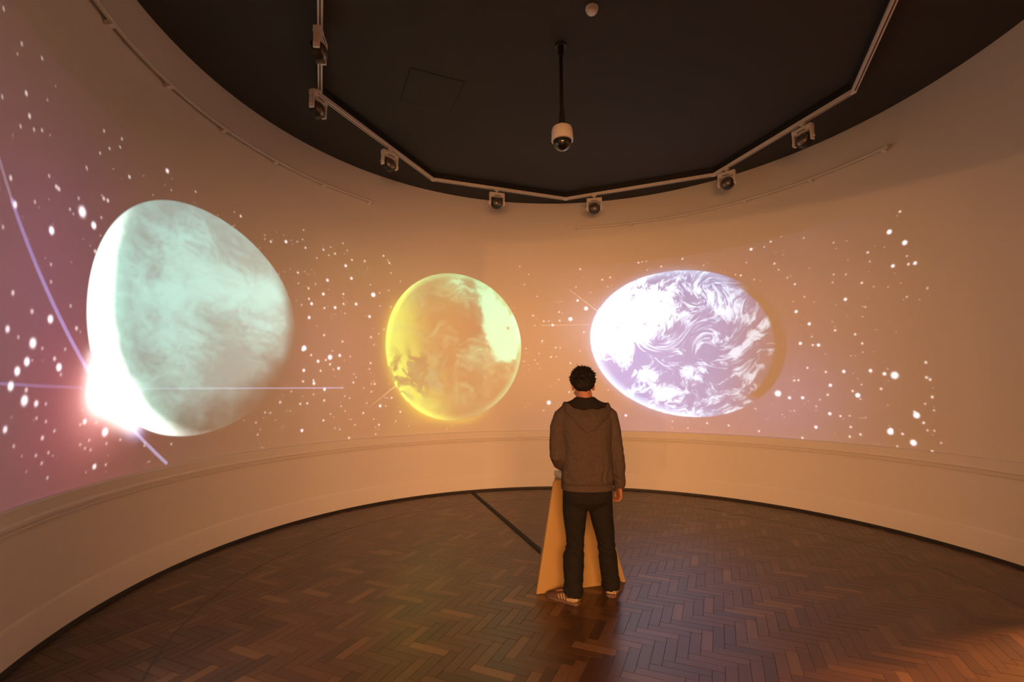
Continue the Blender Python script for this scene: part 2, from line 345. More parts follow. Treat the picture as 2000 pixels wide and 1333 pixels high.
cmb = N('ShaderNodeCombineXYZ')
pn.links.new(UU, cmb.inputs[0]); pn.links.new(VV, cmb.inputs[1])
ti = N('ShaderNodeTexImage', image=slide_img, extension='CLIP', interpolation='Linear')
pn.links.new(cmb.outputs[0], ti.inputs[0])
COSN = M('DIVIDE', M('ADD', M('MULTIPLY', HX, DX), M('MULTIPLY', HY, DY)), R)
GAIN = M('MULTIPLY', M('DIVIDE', M('MULTIPLY', T_, T_), M('MAXIMUM', COSN, 0.1)), PROJ_GAIN / PSCALE)
em = N('ShaderNodeEmission')
pn.links.new(ti.outputs[0], em.inputs[0]); pn.links.new(GAIN, em.inputs[1])
ol = N('ShaderNodeOutputLight')
pn.links.new(em.outputs[0], ol.inputs[0])
po = bpy.data.objects.new('ceiling_projector', pd)
COL.objects.link(po)
po.location = PROJ

# ------------------------------------------------------------------ materials
def mat(name, color, rough=0.5, metal=0.0, spec=0.5, var=0.0, nscale=20.0, bump=0.0, bscale=200.0, stretch=None, color2=None, coat=0.0, ior=1.45):
    m_ = bpy.data.materials.new(name)
    m_.use_nodes = True
    nt = m_.node_tree
    bs = nt.nodes['Principled BSDF']
    bs.inputs['Roughness'].default_value = rough
    bs.inputs['Metallic'].default_value = metal
    bs.inputs['Specular IOR Level'].default_value = spec
    bs.inputs['Coat Weight'].default_value = coat
    tcn = nt.nodes.new('ShaderNodeTexCoord')
    mp = nt.nodes.new('ShaderNodeMapping')
    nt.links.new(tcn.outputs['Object'], mp.inputs[0])
    if stretch: mp.inputs['Scale'].default_value = stretch
    nz = nt.nodes.new('ShaderNodeTexNoise')
    nz.inputs['Scale'].default_value = nscale
    nz.inputs['Detail'].default_value = 5
    nt.links.new(mp.outputs[0], nz.inputs['Vector'])
    rp = nt.nodes.new('ShaderNodeValToRGB')
    c2 = color2 or tuple(max(0, c * (1 - var)) for c in color)
    rp.color_ramp.elements[0].position = 0.3
    rp.color_ramp.elements[1].position = 0.7
    rp.color_ramp.elements[0].color = (*c2, 1)
    rp.color_ramp.elements[1].color = (*color, 1)
    nt.links.new(nz.outputs['Fac'], rp.inputs[0])
    nt.links.new(rp.outputs[0], bs.inputs['Base Color'])
    if bump > 0:
        nb = nt.nodes.new('ShaderNodeTexNoise')
        nb.inputs['Scale'].default_value = bscale
        nb.inputs['Detail'].default_value = 4
        nt.links.new(mp.outputs[0], nb.inputs['Vector'])
        b = nt.nodes.new('ShaderNodeBump')
        b.inputs['Strength'].default_value = bump
        b.inputs['Distance'].default_value = 0.01
        nt.links.new(nb.outputs['Fac'], b.inputs['Height'])
        nt.links.new(b.outputs[0], bs.inputs['Normal'])
    return m_

M_wall = mat('wall_paint', (0.64, 0.60, 0.56), 0.75, var=0.02, nscale=1.2, bump=0.05, bscale=60)
M_outer = mat('gallery_paint', (0.70, 0.64, 0.56), 0.8, var=0.03, nscale=1.0)
M_ceil = mat('ceiling_dark_paint', (0.032, 0.031, 0.028), 0.85, var=0.08, nscale=1.5, bump=0.05, bscale=80)
M_black = mat('black_paint', (0.012, 0.010, 0.009), 0.6, var=0.2, nscale=20)
M_white = mat('white_enamel', (0.72, 0.66, 0.60), 0.45, var=0.04, nscale=15)
M_gap = mat('shadow_gap', (0.014, 0.013, 0.012), 0.9, var=0.2)
M_slot = mat('dark_slot', (0.05, 0.035, 0.03), 0.5, var=0.2)
M_shell = mat('lamp_shell', (0.20, 0.17, 0.15), 0.35, metal=0.6, var=0.15, nscale=30)
M_lens = mat('lamp_lens', (0.35, 0.33, 0.30), 0.15, metal=0.7, var=0.1)
M_pole = mat('dark_pole_metal', (0.018, 0.013, 0.011), 0.5, var=0.2, nscale=20)
M_dome = mat('smoked_dome', (0.008, 0.009, 0.009), 0.08, var=0.2, coat=0.5)
M_ply = mat('plinth_plywood', (0.27, 0.175, 0.065), 0.5, color2=(0.235, 0.145, 0.050), nscale=3.0, stretch=(1, 1, 0.25), bump=0.03, bscale=40)
M_plyedge = mat('plywood_edge', (0.40, 0.24, 0.12), 0.6, color2=(0.28, 0.15, 0.07), nscale=60, stretch=(1, 1, 0.1))
M_grey = mat('grey_plastic', (0.32, 0.30, 0.26), 0.45, var=0.1, nscale=30)
M_ball = mat('trackball_glass', (0.05, 0.05, 0.06), 0.1, var=0.2)
M_rubber = mat('black_rubber', (0.012, 0.011, 0.010), 0.7, spec=0.2, var=0.25, nscale=40, bump=0.1, bscale=120)
M_skin = mat('skin', (0.24, 0.105, 0.060), 0.55, color2=(0.20, 0.080, 0.045), nscale=14)
M_hair = mat('black_hair', (0.007, 0.006, 0.005), 0.75, spec=0.15, var=0.4, nscale=60, stretch=(1, 1, 0.3))
M_hood = mat('grey_fleece', (0.054, 0.041, 0.038), 0.95, color2=(0.042, 0.031, 0.028), nscale=60, bump=0.25, bscale=260, spec=0.1)
M_lin = mat('dark_lining', (0.014, 0.012, 0.012), 0.95, var=0.3, nscale=60, spec=0.1)
M_jean = mat('dark_denim', (0.0095, 0.0085, 0.009), 0.9, color2=(0.006, 0.0053, 0.0055), nscale=25, bump=0.2, bscale=300, spec=0.15)
M_shoe = mat('brown_suede', (0.070, 0.028, 0.020), 0.8, var=0.25, nscale=30, bump=0.1)
M_sole = mat('gum_sole', (0.085, 0.050, 0.038), 0.65, var=0.15, nscale=30)
M_cream = mat('cream_leather', (0.26, 0.195, 0.12), 0.6, var=0.1, nscale=30)
M_green = mat('green_suede', (0.045, 0.06, 0.022), 0.8, var=0.25, nscale=40)
M_eye = mat('eye_white', (0.30, 0.27, 0.25), 0.3, var=0.05)

def wood_mat(name):
    m_ = bpy.data.materials.new(name)
    m_.use_nodes = True
    nt = m_.node_tree
    bs = nt.nodes['Principled BSDF']
    uv = nt.nodes.new('ShaderNodeUVMap'); uv.uv_map = 'UVMap'
    mp = nt.nodes.new('ShaderNodeMapping')
    mp.inputs['Scale'].default_value = (3.0, 45.0, 1)
    nt.links.new(uv.outputs[0], mp.inputs[0])
    nz = nt.nodes.new('ShaderNodeTexNoise')
    nz.inputs['Scale'].default_value = 1.0
    nz.inputs['Detail'].default_value = 4
    nt.links.new(mp.outputs[0], nz.inputs['Vector'])
    at = nt.nodes.new('ShaderNodeAttribute'); at.attribute_name = 'tone'
    mx = nt.nodes.new('ShaderNodeMath'); mx.operation = 'MULTIPLY_ADD'
    nt.links.new(nz.outputs['Fac'], mx.inputs[0]); mx.inputs[1].default_value = 0.30
    nt.links.new(at.outputs['Fac'], mx.inputs[2])
    rp = nt.nodes.new('ShaderNodeValToRGB')
    e = rp.color_ramp.elements
    e[0].position = 0.10; e[0].color = (0.024, 0.012, 0.0075, 1)
    e[1].position = 1.20 if False else 1.0; e[1].color = (0.125, 0.068, 0.033, 1)
    k = e.new(0.45); k.color = (0.043, 0.0190, 0.0098, 1)
    k = e.new(0.72); k.color = (0.068, 0.032, 0.0155, 1)
    nt.links.new(mx.outputs[0], rp.inputs[0])
    nt.links.new(rp.outputs[0], bs.inputs['Base Color'])
    bs.inputs['Roughness'].default_value = 0.33
    bs.inputs['Specular IOR Level'].default_value = 0.5
    return m_
M_wood = wood_mat('parquet_wood')
M_joint = mat('parquet_joint', (0.012, 0.007, 0.004), 0.7, var=0.3, nscale=30)
M_inlay = mat('dark_inlay_wood', (0.018, 0.010, 0.007), 0.4, var=0.3, nscale=30)

# ------------------------------------------------------------------ mesh helpers
def link_mesh(name, me, material=None, parent=None, smooth=False):
    o = bpy.data.objects.new(name, me)
    COL.objects.link(o)
    if material is not None and len(me.materials) == 0: me.materials.append(material)
    if parent is not None: o.parent = parent
    if smooth: me.polygons.foreach_set('use_smooth', [True] * len(me.polygons))
    return o
def obj(name, bm, material, parent=None, smooth=False, angle=None):
    me = bpy.data.meshes.new(name)
    bmesh.ops.recalc_face_normals(bm, faces=bm.faces)
    bm.to_mesh(me); bm.free()
    o = link_mesh(name, me, material, parent, smooth)
    if angle is not None:
        me.polygons.foreach_set('use_smooth', [True] * len(me.polygons))
        me.set_sharp_from_angle(angle=math.radians(angle))
    return o
def empty(name, loc=(0, 0, 0), rz=0.0):
    o = bpy.data.objects.new(name, None)
    COL.objects.link(o)
    o.location = loc
    o.rotation_euler = (0, 0, rz)
    o.empty_display_size = 0.1
    return o
def tag(o, label=None, cat=None, group=None, kind=None):
    if label: o['label'] = label
    if cat: o['category'] = cat
    if group: o['group'] = group
    if kind: o['kind'] = kind
    return o
def box(bm, c, size, rot=None, bevel=0.0, taper=None):
    g = bmesh.ops.create_cube(bm, size=1.0)
    vs = g['verts']
    for v in vs:
        v.co = Vector((v.co.x * size[0], v.co.y * size[1], v.co.z * size[2]))
    if bevel > 0:
        es = list({e for v in vs for e in v.link_edges})
        r = bmesh.ops.bevel(bm, geom=es, offset=bevel, segments=2, affect='EDGES', profile=0.5)
        vs = list({v for f in r['faces'] for v in f.verts} | {v for v in vs if v.is_valid})
    M4 = (rot.to_4x4() if rot is not None else Matrix.Identity(4))
    for v in vs:
        v.co = M4 @ v.co + Vector(c)
    return vs
def loft(bm, rings, cap=True, closed=True):
    vr = [[bm.verts.new(p) for p in r] for r in rings]
    n = len(vr[0])
    for a, b in zip(vr, vr[1:]):
        for i in range(n if closed else n - 1):
            bm.faces.new((a[i], a[(i + 1) % n], b[(i + 1) % n], b[i]))
    if cap:
        bm.faces.new(vr[0][::-1]); bm.faces.new(vr[-1])
    return vr
def ell(c, rx, ry, n=24, X=Vector((1, 0, 0)), Y=Vector((0, 1, 0)), p=2.0):
    out = []
    for i in range(n):
        a = 2 * math.pi * i / n
        ca, sa = math.cos(a), math.sin(a)
        if p != 2.0:
            ca = math.copysign(abs(ca) ** (2 / p), ca); sa = math.copysign(abs(sa) ** (2 / p), sa)
        out.append(Vector(c) + X * rx * ca + Y * ry * sa)
    return out
def tube(bm, pts, radii, n=16, cap=True, flat=1.0, side=None):
    pts = [Vector(p) for p in pts]
    if not hasattr(radii, '__len__'): radii = [radii] * len(pts)
    T = []
    for i in range(len(pts)):
        a = pts[max(i - 1, 0)]; b = pts[min(i + 1, len(pts) - 1)]
        T.append((b - a).normalized())
    X = side or (Vector((1, 0, 0)) if abs(T[0].x) < 0.9 else Vector((0, 0, 1)))
    rings = []
    for p, t, r in zip(pts, T, radii):
        X = (X - t * X.dot(t)).normalized()
        Y = t.cross(X)
        rings.append(ell(p, r, r * flat, n, X, Y))
    return loft(bm, rings, cap)
def lathe(bm, prof, seg=32, axis=None, origin=(0, 0, 0), cap=True):
    o = Vector(origin)
    q = axis.to_track_quat('Z', 'Y') if axis is not None else None
    rings = []
    for r, z in prof:
        ring = []
        for i in range(seg):
            a = 2 * math.pi * i / seg
            p = Vector((r * math.cos(a), r * math.sin(a), z))
            ring.append(o + (q @ p if q else p))
        rings.append(ring)
    return loft(bm, rings, cap)
def sphere(bm, c, rx, ry=None, rz=None, seg=20, rings=14):
    ry = ry or rx; rz = rz or rx
    g = bmesh.ops.create_uvsphere(bm, u_segments=seg, v_segments=rings, radius=1.0)
    for v in g['verts']:
        v.co = Vector((v.co.x * rx, v.co.y * ry, v.co.z * rz)) + Vector(c)
    return g['verts']
def remesh(bm, voxel, smooth=3):
    bmesh.ops.recalc_face_normals(bm, faces=bm.faces)
    me = bpy.data.meshes.new('tmp'); bm.to_mesh(me); bm.free()
    o = bpy.data.objects.new('tmp', me); COL.objects.link(o)
    md = o.modifiers.new('r', 'REMESH'); md.mode = 'VOXEL'; md.voxel_size = voxel
    if smooth:
        sm = o.modifiers.new('s', 'SMOOTH'); sm.iterations = smooth; sm.factor = 0.5
    dg = bpy.context.evaluated_depsgraph_get()
    out = bpy.data.meshes.new_from_object(o.evaluated_get(dg))
    bpy.data.objects.remove(o); bpy.data.meshes.remove(me)
    return out
def displace(me, fn):
    co = [v.co.copy() for v in me.vertices]; no = [v.normal.copy() for v in me.vertices]
    for v, c, n_ in zip(me.vertices, co, no):
        v.co = c + n_ * fn(c, n_)
    me.update()

# ------------------------------------------------------------------ setting: round room
def arc_shell(th0, th1, prof, seg):
    """solid swept round the room axis; prof = closed list of (radius, z)"""
    bm = bmesh.new()
    rings = []
    for i in range(seg + 1):
        th = th0 + (th1 - th0) * i / seg
        rings.append([pol(th, r, z) for r, z in prof])
    loft(bm, rings, True)
    return bm
TL, TA, TB, TR = -140.0, 95.0, 131.0, 160.0     # opening jambs: entrance TR..TL, side opening TA..TB
OW = R + 0.30
wallp = [(R, 0.0), (OW, 0.0), (OW, H), (R, H)]
DOORH = 3.0
wl = obj('wall_back', arc_shell(TL, TA, wallp, 240), M_wall, angle=30); tag(wl, kind='structure')
wr = obj('wall_right', arc_shell(TB, TR, wallp, 42), M_wall, angle=30); tag(wr, kind='structure')
lp = [(R, DOORH), (OW, DOORH), (OW, H), (R, H)]
wf = obj('wall_front', arc_shell(TR, 360 + TL, lp, 36), M_wall, angle=30); tag(wf, kind='structure')
ws_ = obj('wall_side', arc_shell(TA, TB, lp, 34), M_wall, angle=30); tag(ws_, kind='structure')
dprof = [(R + 0.01, 0.02), (R + 0.01, DADO), (R - 0.001, DADO), (R - 0.020, DADO - 0.006), (R - 0.026, DADO - 0.014),
         (R - 0.026, 0.822), (R - 0.034, 0.806), (R - 0.034, 0.798), (R - 0.012, 0.790), (R - 0.010, 0.778), (R - 0.024, 0.772), (R - 0.030, 0.764), (R - 0.026, 0.755),
         (R - 0.012, 0.750), (R - 0.010, 0.738), (R - 0.018, 0.730), (R - 0.018, 0.02)]
def arcs(name, prof, mtl, kind='structure', parent=None, ang=25):
    out = []
    for i, (a, b, s) in enumerate(((TL, TA, 240), (TB, TR, 42))):
        o = obj(name if i == 0 else name.replace('back', 'right').replace('trim_1', 'trim_3').replace('trim_2', 'trim_4'), arc_shell(a, b, prof, s), mtl, parent, angle=ang)
        tag(o, kind=kind); out.append(o)
    return out
arcs('trim_1', dprof, M_wall)
bprof = [(R - 0.010, 0.02), (R - 0.010, 0.25), (R - 0.020, 0.25), (R - 0.027, 0.238), (R - 0.030, 0.225), (R - 0.031, 0.02)]
arcs('baseboard_back', bprof, M_wall)
kprof = [(R - 0.005, 0.0), (R - 0.005, 0.030), (R - 0.034, 0.030), (R - 0.038, 0.0)]
arcs('trim_2', kprof, M_black)

bm = bmesh.new()
lathe(bm, [(OW, H), (OW, H + 0.12)], 128, origin=(CX, CY, 0))
ce = obj('ceiling', bm, M_ceil, angle=30); tag(ce, kind='structure')
# access panel let into the ceiling: thin dark joint round a flush board
axA = Vector((math.cos(math.radians(-67)), math.sin(math.radians(-67)), 0))
axB = Vector((math.cos(math.radians(203)), math.sin(math.radians(203)), 0))
hc = Vector((-0.681, 5.018, H))
Rm = Matrix((axA, axB, Vector((0, 0, 1)))).transposed()
mid = hc + axA * 0.28 + axB * 0.28
bm = bmesh.new(); box(bm, mid + Vector((0, 0, -0.001)), (0.56, 0.56, 0.004), Rm)
hj = obj('hatch_joint', bm, M_gap, ce)
bm = bmesh.new(); box(bm, mid + Vector((0, 0, -0.0005)), (0.543, 0.543, 0.0062), Rm)
obj('hatch_panel', bm, M_ceil, ce)

# outer galleries
def slab(name, c, size, mtl, kind='structure'):
    bm = bmesh.new(); box(bm, c, size)
    return tag(obj(name, bm, mtl), kind=kind)
fl = slab('floor', (1.0, 1.0, -0.07), (15.4, 17.4, 0.10), M_joint)
bm = bmesh.new()
lathe(bm, [(OW + 0.02, -0.03), (OW + 0.02, 0.0), (11.5, 0.0)], 96, origin=(CX, CY, 0), cap=False)
tag(obj('floor_gallery', bm, M_inlay), kind='structure')
for k_, (a_, b_) in enumerate(((TA, TB), (TR, 360 + TL))):
    tag(obj('trim_%d' % (5 + k_), arc_shell(a_, b_, [(R + 0.02, -0.01), (R + 0.03, 0.004), (OW + 0.03, 0.004), (OW + 0.04, -0.01)], 30), M_inlay), kind='structure')
slab('wall_gallery_south', (1.0, -7.6, 2.55), (15.4, 0.2, 5.3), M_outer)
slab('wall_gallery_north', (1.0, 9.6, 2.55), (15.4, 0.2, 5.3), M_outer)
slab('wall_gallery_west', (-6.6, 1.0, 2.55), (0.2, 17.0, 5.3), M_outer)
slab('wall_gallery_east', (8.6, 1.0, 2.55), (0.2, 17.0, 5.3), M_outer)
slab('ceiling_gallery', (1.0, 1.0, 5.25), (15.4, 17.4, 0.1), M_outer)

# ------------------------------------------------------------------ parquet: herringbone blocks 4:1
BW, BL = 0.0655, 0.262
BASE_A = math.radians(-23.5)
ex = Vector((math.cos(BASE_A), math.sin(BASE_A))); ey = Vector((-ex.y, ex.x))
GAP = 0.0008
def block_geo(length, width, tilt=(0, 0), dz=0.0):
    """8-point chamfered block, local x along the grain, top near z=0"""
    hl, hw, c = length / 2 - GAP / 2, width / 2 - GAP / 2, 0.0012
    vs = []
    for (a, b, z) in ((hl - c, hw - c, 0), (hl, hw, -c), (hl, hw, -0.016)):
        for sx, sy in ((1, 1), (-1, 1), (-1, -1), (1, -1)):
            x, y = sx * a, sy * b
            vs.append((x, y, z + dz + (x * tilt[0] + y * tilt[1] if z > -0.01 else 0)))
    fs = [(0, 1, 2, 3)]
    for k in (0, 4):
        for i in range(4):
            j = (i + 1) % 4
            fs.append((k + j, k + i, k + 4 + i, k + 4 + j))
    return vs, fs
blocks = []
rr = random.Random(3)
NG = 64
for i in range(-NG, NG):
    for j in range(-NG, NG):
        k = (i - j) % 8
        if k == 0: cx_, cy_, horiz = i + 2.0, j + 0.5, True
        elif k == 7: cx_, cy_, horiz = i + 0.5, j + 2.0, False
        else: continue
        p = ex * (cx_ * BW) + ey * (cy_ * BW)
        x, y = CX + p.x, CY + p.y
        if math.hypot(x - CX, y - CY) < R + 0.14:
            blocks.append((x, y, horiz))
cosp, sinp = math.cos(pitch), math.sin(pitch)
def seen(x, y):
    d = y * cosp - 1.55 * sinp
    if d < 0.2: return 0
    h = -y * sinp - 1.55 * cosp
    u_, v_ = x / d * 919.5, h / d * 919.5
    if abs(u_) > 1010 or v_ < -680: return 0
    return 1.55 / (x * x + y * y + 2.4) ** 1.5
order = sorted(range(len(blocks)), key=lambda q: -seen(blocks[q][0], blocks[q][1]))
single = set(order[:300])
def tone():
    t = rr.gauss(0.42, 0.15)
    if rr.random() < 0.08: t += 0.22
    return min(max(t, 0.05), 0.88)
def make_block_mesh(vs, fs, tn, uoff):
    me = bpy.data.meshes.new('parquet_block')
    me.from_pydata(vs, [], fs)
    uvl = me.uv_layers.new(name='UVMap')
    for lp_ in me.loops:
        v = me.vertices[lp_.vertex_index].co
        uvl.data[lp_.index].uv = (v.x + uoff[0], v.y + uoff[1])
    at = me.attributes.new('tone', 'FLOAT', 'FACE')
    at.data.foreach_set('value', [tn] * len(fs))
    me.materials.append(M_wood)
    return me
variants = []
for q in range(40):
    vs, fs = block_geo(BL, BW, (rr.gauss(0, 0.0022), rr.gauss(0, 0.004)), rr.gauss(0, 0.0002))
    variants.append(make_block_mesh(vs, fs, tone(), (rr.uniform(0, 50), rr.uniform(0, 50))))
aV, aF, aT, aU = [], [], [], []
for bi, (x, y, hz) in enumerate(blocks):
    rz = BASE_A + (0 if hz else math.pi / 2)
    if bi in single:
        o = bpy.data.objects.new('parquet_block', variants[rr.randrange(40)])
        COL.objects.link(o)
        o.parent = fl
        o.location = (x, y, 0)
        o.rotation_euler = (0, 0, rz + (math.pi if rr.random() < 0.5 else 0))
    else:
        vs, fs = block_geo(BL, BW, (rr.gauss(0, 0.0022), rr.gauss(0, 0.004)), rr.gauss(0, 0.0002))
        c_, s_ = math.cos(rz), math.sin(rz)
        b0 = len(aV); uo = (rr.uniform(0, 50), rr.uniform(0, 50)); tn = tone()
        aV += [(x + a * c_ - b * s_, y + a * s_ + b * c_, z) for a, b, z in vs]
        for f in fs:
            aF.append(tuple(b0 + i for i in f)); aT.append(tn)
            for i in f: aU += [vs[i][0] + uo[0], vs[i][1] + uo[1]]
me = bpy.data.meshes.new('parquet_field')
me.from_pydata(aV, [], aF)
uvl = me.uv_layers.new(name='UVMap'); uvl.data.foreach_set('uv', aU)
at = me.attributes.new('tone', 'FLOAT', 'FACE'); at.data.foreach_set('value', aT)
me.materials.append(M_wood)
pf = link_mesh('parquet_field', me, None, fl); tag(pf, kind='stuff')
bm = bmesh.new()
ri = 0.797 * R
rings = []
for i in range(201):
    th = 360 * i / 200
    rings.append([pol(th, ri - 0.007, -0.01), pol(th, ri - 0.007, 0.0009), pol(th, ri + 0.007, 0.0009), pol(th, ri + 0.007, -0.01)])
loft(bm, rings, False)
obj('inlay_ring', bm, M_inlay, fl)

# ------------------------------------------------------------------ cable cover on the floor
p0, p1 = Vector((-0.612, 7.36, 0)), Vector((0.34, 4.50, 0))
dv = (p1 - p0).normalized(); sd = Vector((-dv.y, dv.x, 0))
bm = bmesh.new()
loft(bm, [[p + sd * a + Vector((0, 0, b)) for a, b in ((-0.034, 0.001), (-0.022, 0.011), (0.022, 0.011), (0.034, 0.001))] for p in (p0, p1)])
cc_ = obj('cable_cover', bm, M_rubber)
tag(cc_, 'flat black cable cover strip crossing the parquet from the wall to the plinth', 'cable cover')

# ------------------------------------------------------------------ lighting track
TZ = 4.57
V = [(-1.148, 2.55), (-1.97, 4.574), (-1.136, 6.531), (0.871, 7.257), (2.893, 6.429), (3.523, 4.543), (2.80, 2.90)]
V = [Vector((x, y, TZ)) for x, y in V]
tr = empty('lighting_track', (CX, CY, H))
tag(tr, 'white polygonal lighting track on black battens round the dark ceiling', 'light track')
def local(o): return Vector(o.location)
TO = Vector((CX, CY, H))
for a, b in zip(V, V[1:]):
    t = (b - a).normalized(); s = Vector((-t.y, t.x, 0)); u_ = Vector((0, 0, 1))
    A_, B2 = a - TO, b - TO
    def bar(name, w, z0, z1, mtl, e=0.0):
        bm = bmesh.new()
        loft(bm, [[p + s * x + u_ * z for x, z in ((-w, z0), (w, z0), (w, z1), (-w, z1))] for p in (A_ - t * e, B2 + t * e)])
        return obj(name, bm, mtl, tr)
    bar('batten', 0.030, 0.038, H - TZ, M_black, 0.012)
    rl = bar('rail', 0.021, 0.0, 0.038, M_white, 0.008)
    bm = bmesh.new()
    loft(bm, [[p + s * x + u_ * z for x, z in ((-0.006, -0.002), (0.006, -0.002), (0.006, 0.01), (-0.006, 0.01))] for p in (A_ + t * 0.04, B2 - t * 0.04)])
    obj('slot', bm, M_slot, rl)
for q in V[1:-1]:
    bm = bmesh.new(); lathe(bm, [(0.022, -0.002), (0.024, 0.0), (0.024, 0.036), (0.022, 0.038)], 20, origin=q - TO)
    obj('corner_joint', bm, M_white, tr, angle=30)

# ------------------------------------------------------------------ track spotlights
def spot_parts(root, tilt):
    bm = bmesh.new()
    box(bm, (0, 0, -0.008), (0.07, 0.034, 0.016), bevel=0.003)
    lathe(bm, [(0.013, -0.05), (0.013, -0.014)], 14)
    obj('adapter', bm, M_white, root, angle=30)
    bm = bmesh.new()
    box(bm, (0, 0, -0.078), (0.232, 0.062, 0.060), bevel=0.006)
    for sx in (-1, 1):
        box(bm, (sx * 0.105, 0, -0.165), (0.022, 0.052, 0.150), bevel=0.005)
        lathe(bm, [(0.016, -0.008), (0.016, 0.008)], 14, axis=Vector((1, 0, 0)), origin=(sx * 0.120, 0, -0.200))
    obj('yoke', bm, M_white, root, angle=30)
    bm = bmesh.new(); box(bm, (0, -0.0315, -0.098), (0.10, 0.004, 0.010))
    obj('vent_slot', bm, M_slot, root)
    ax = Vector((0, -math.cos(tilt), math.sin(tilt)))
    bm = bmesh.new()
    lathe(bm, [(0.076, -0.05), (0.083, -0.05), (0.083, 0.010), (0.080, 0.016), (0.074, 0.018)], 28, axis=ax, origin=(0, 0, -0.200))
    can = obj('lamp_ring', bm, M_pole, root, angle=35)
    bm = bmesh.new()
    lathe(bm, [(0.074, 0.016), (0.070, 0.026), (0.058, 0.042), (0.040, 0.054), (0.020, 0.060), (0.004, 0.061)], 28, axis=ax, origin=(0, 0, -0.200))
    obj('lamp_shell', bm, M_shell, root, smooth=True)
    bm = bmesh.new()
    lathe(bm, [(0.074, -0.046), (0.002, -0.040)], 28, axis=ax, origin=(0, 0, -0.200))
    obj('lens', bm, M_lens, root)
SPOTS = [((-1.592, 3.66), 'white track spotlight nearest the viewer, seen edge-on above the left bend', .2),
         ((-1.940, 4.47), 'white track spotlight seen edge-on right at the left bend of the track', .2),
         ((-1.520, 5.63), 'white track spotlight with round lamp above the big cyan planet, on the long left rail', .1),
         ((-0.218, 6.862), 'white track spotlight with round lamp hanging left of the innermost track corner', .05),
         ((1.296, 7.083), 'white track spotlight with round lamp hanging just right of the innermost track corner', .1),
         ((2.966, 6.212), 'white track spotlight with round lamp just past the corner above the cloudy planet', .1),
         ((3.335, 5.106), 'white track spotlight with round lamp half way along the right rail', .1)]
proto = None
for (x, y), lab, tl in SPOTS:
    out = Vector((x - CX, y - CY, 0)).normalized()
    rz = math.atan2(out.y, out.x) - math.pi / 2
    r_ = empty('track_spotlight', (x, y, TZ), rz)
    tag(r_, lab, 'spotlight', 'spotlights hanging from the ceiling track')
    if proto is None:
        spot_parts(r_, tl); proto = r_
    else:
        for ch in list(proto.children):
            c = ch.copy(); COL.objects.link(c); c.parent = r_

# ------------------------------------------------------------------ dome camera and smoke detector
dc = empty('dome_camera', (0.458, 3.996, H))
tag(dc, 'white dome security camera on a long dark pole under the ceiling', 'security camera')
bm = bmesh.new(); lathe(bm, [(0.050, -0.018), (0.055, 0.0)], 24); lathe(bm, [(0.026, -0.11), (0.030, -0.018)], 20)
obj('ceiling_flange', bm, M_pole, dc, angle=35)
bm = bmesh.new(); lathe(bm, [(0.017, -0.75), (0.017, -0.10)], 20); lathe(bm, [(0.026, -0.778), (0.026, -0.69), (0.018, -0.64)], 20)
obj('pole', bm, M_pole, dc, angle=35)
bm = bmesh.new()
lathe(bm, [(0.028, -0.765), (0.034, -0.775), (0.062, -0.787), (0.086, -0.803), (0.094, -0.825), (0.098, -0.905), (0.097, -0.922), (0.088, -0.926)], 36)
obj('housing', bm, M_white, dc, angle=35)
bm = bmesh.new()
lathe(bm, [(0.088, -0.920)] + [(0.082 * math.cos(a), -0.930 - 0.082 * math.sin(a)) for a in np.linspace(0, 1.5, 10)], 32)
obj('dome', bm, M_dome, dc, smooth=True)

sdt = empty('smoke_detector', (0.672, 3.575, H))
tag(sdt, 'small round white smoke detector on the dark ceiling near the top edge', 'smoke detector')
bm = bmesh.new(); lathe(bm, [(0.052, 0.0), (0.052, -0.014), (0.048, -0.018)], 28)
obj('base', bm, M_white, sdt, angle=35)
bm = bmesh.new(); lathe(bm, [(0.036, -0.016), (0.046, -0.024), (0.046, -0.034), (0.036, -0.048), (0.014, -0.054)], 28)
obj('cover', bm, M_white, sdt, angle=50)
bm = bmesh.new(); lathe(bm, [(0.040, -0.0165), (0.040, -0.026)], 28)
obj('vent_ring', bm, M_slot, sdt)

# ------------------------------------------------------------------ picture rails under the ceiling
def th_of(s): return math.degrees(s / R)
def picture_rail(th0, th1, lab, nb):
    root = empty('picture_rail', pol((th0 + th1) / 2, R, 4.237))
    tag(root, lab, 'picture rail', 'curved picture rails near the ceiling')
    o = Vector(root.location)
    n = int(abs(th1 - th0) / 1.5) + 2
    rings = []
    for i in range(n + 1):
        th = th0 + (th1 - th0) * i / n
        rings.append([pol(th, r, z) - o for r, z in ((R - 0.036, 4.224), (R - 0.060, 4.220), (R - 0.064, 4.238), (R - 0.058, 4.254), (R - 0.038, 4.252))])
    bm = bmesh.new(); loft(bm, rings)
    obj('rail', bm, M_wall, root, angle=30)
    for i in range(nb):
        th = th0 + (th1 - th0) * (i + 0.06) / (nb - 0.88)
        bm = bmesh.new()
        loft(bm, [[pol(th + e, r, z) - o for r, z in ((R + 0.002, 4.200), (R - 0.024, 4.200), (R - 0.062, 4.217), (R - 0.056, 4.236), (R + 0.002, 4.240))] for e in (-0.35, 0.35)])
        obj('bracket', bm, M_wall, root)
picture_rail(-125.0, -46.5, 'white curved picture rail high on the wall above the cyan planet', 8)
picture_rail(6.0, 73.5, 'white curved picture rail high on the wall above the cloudy planet', 6)

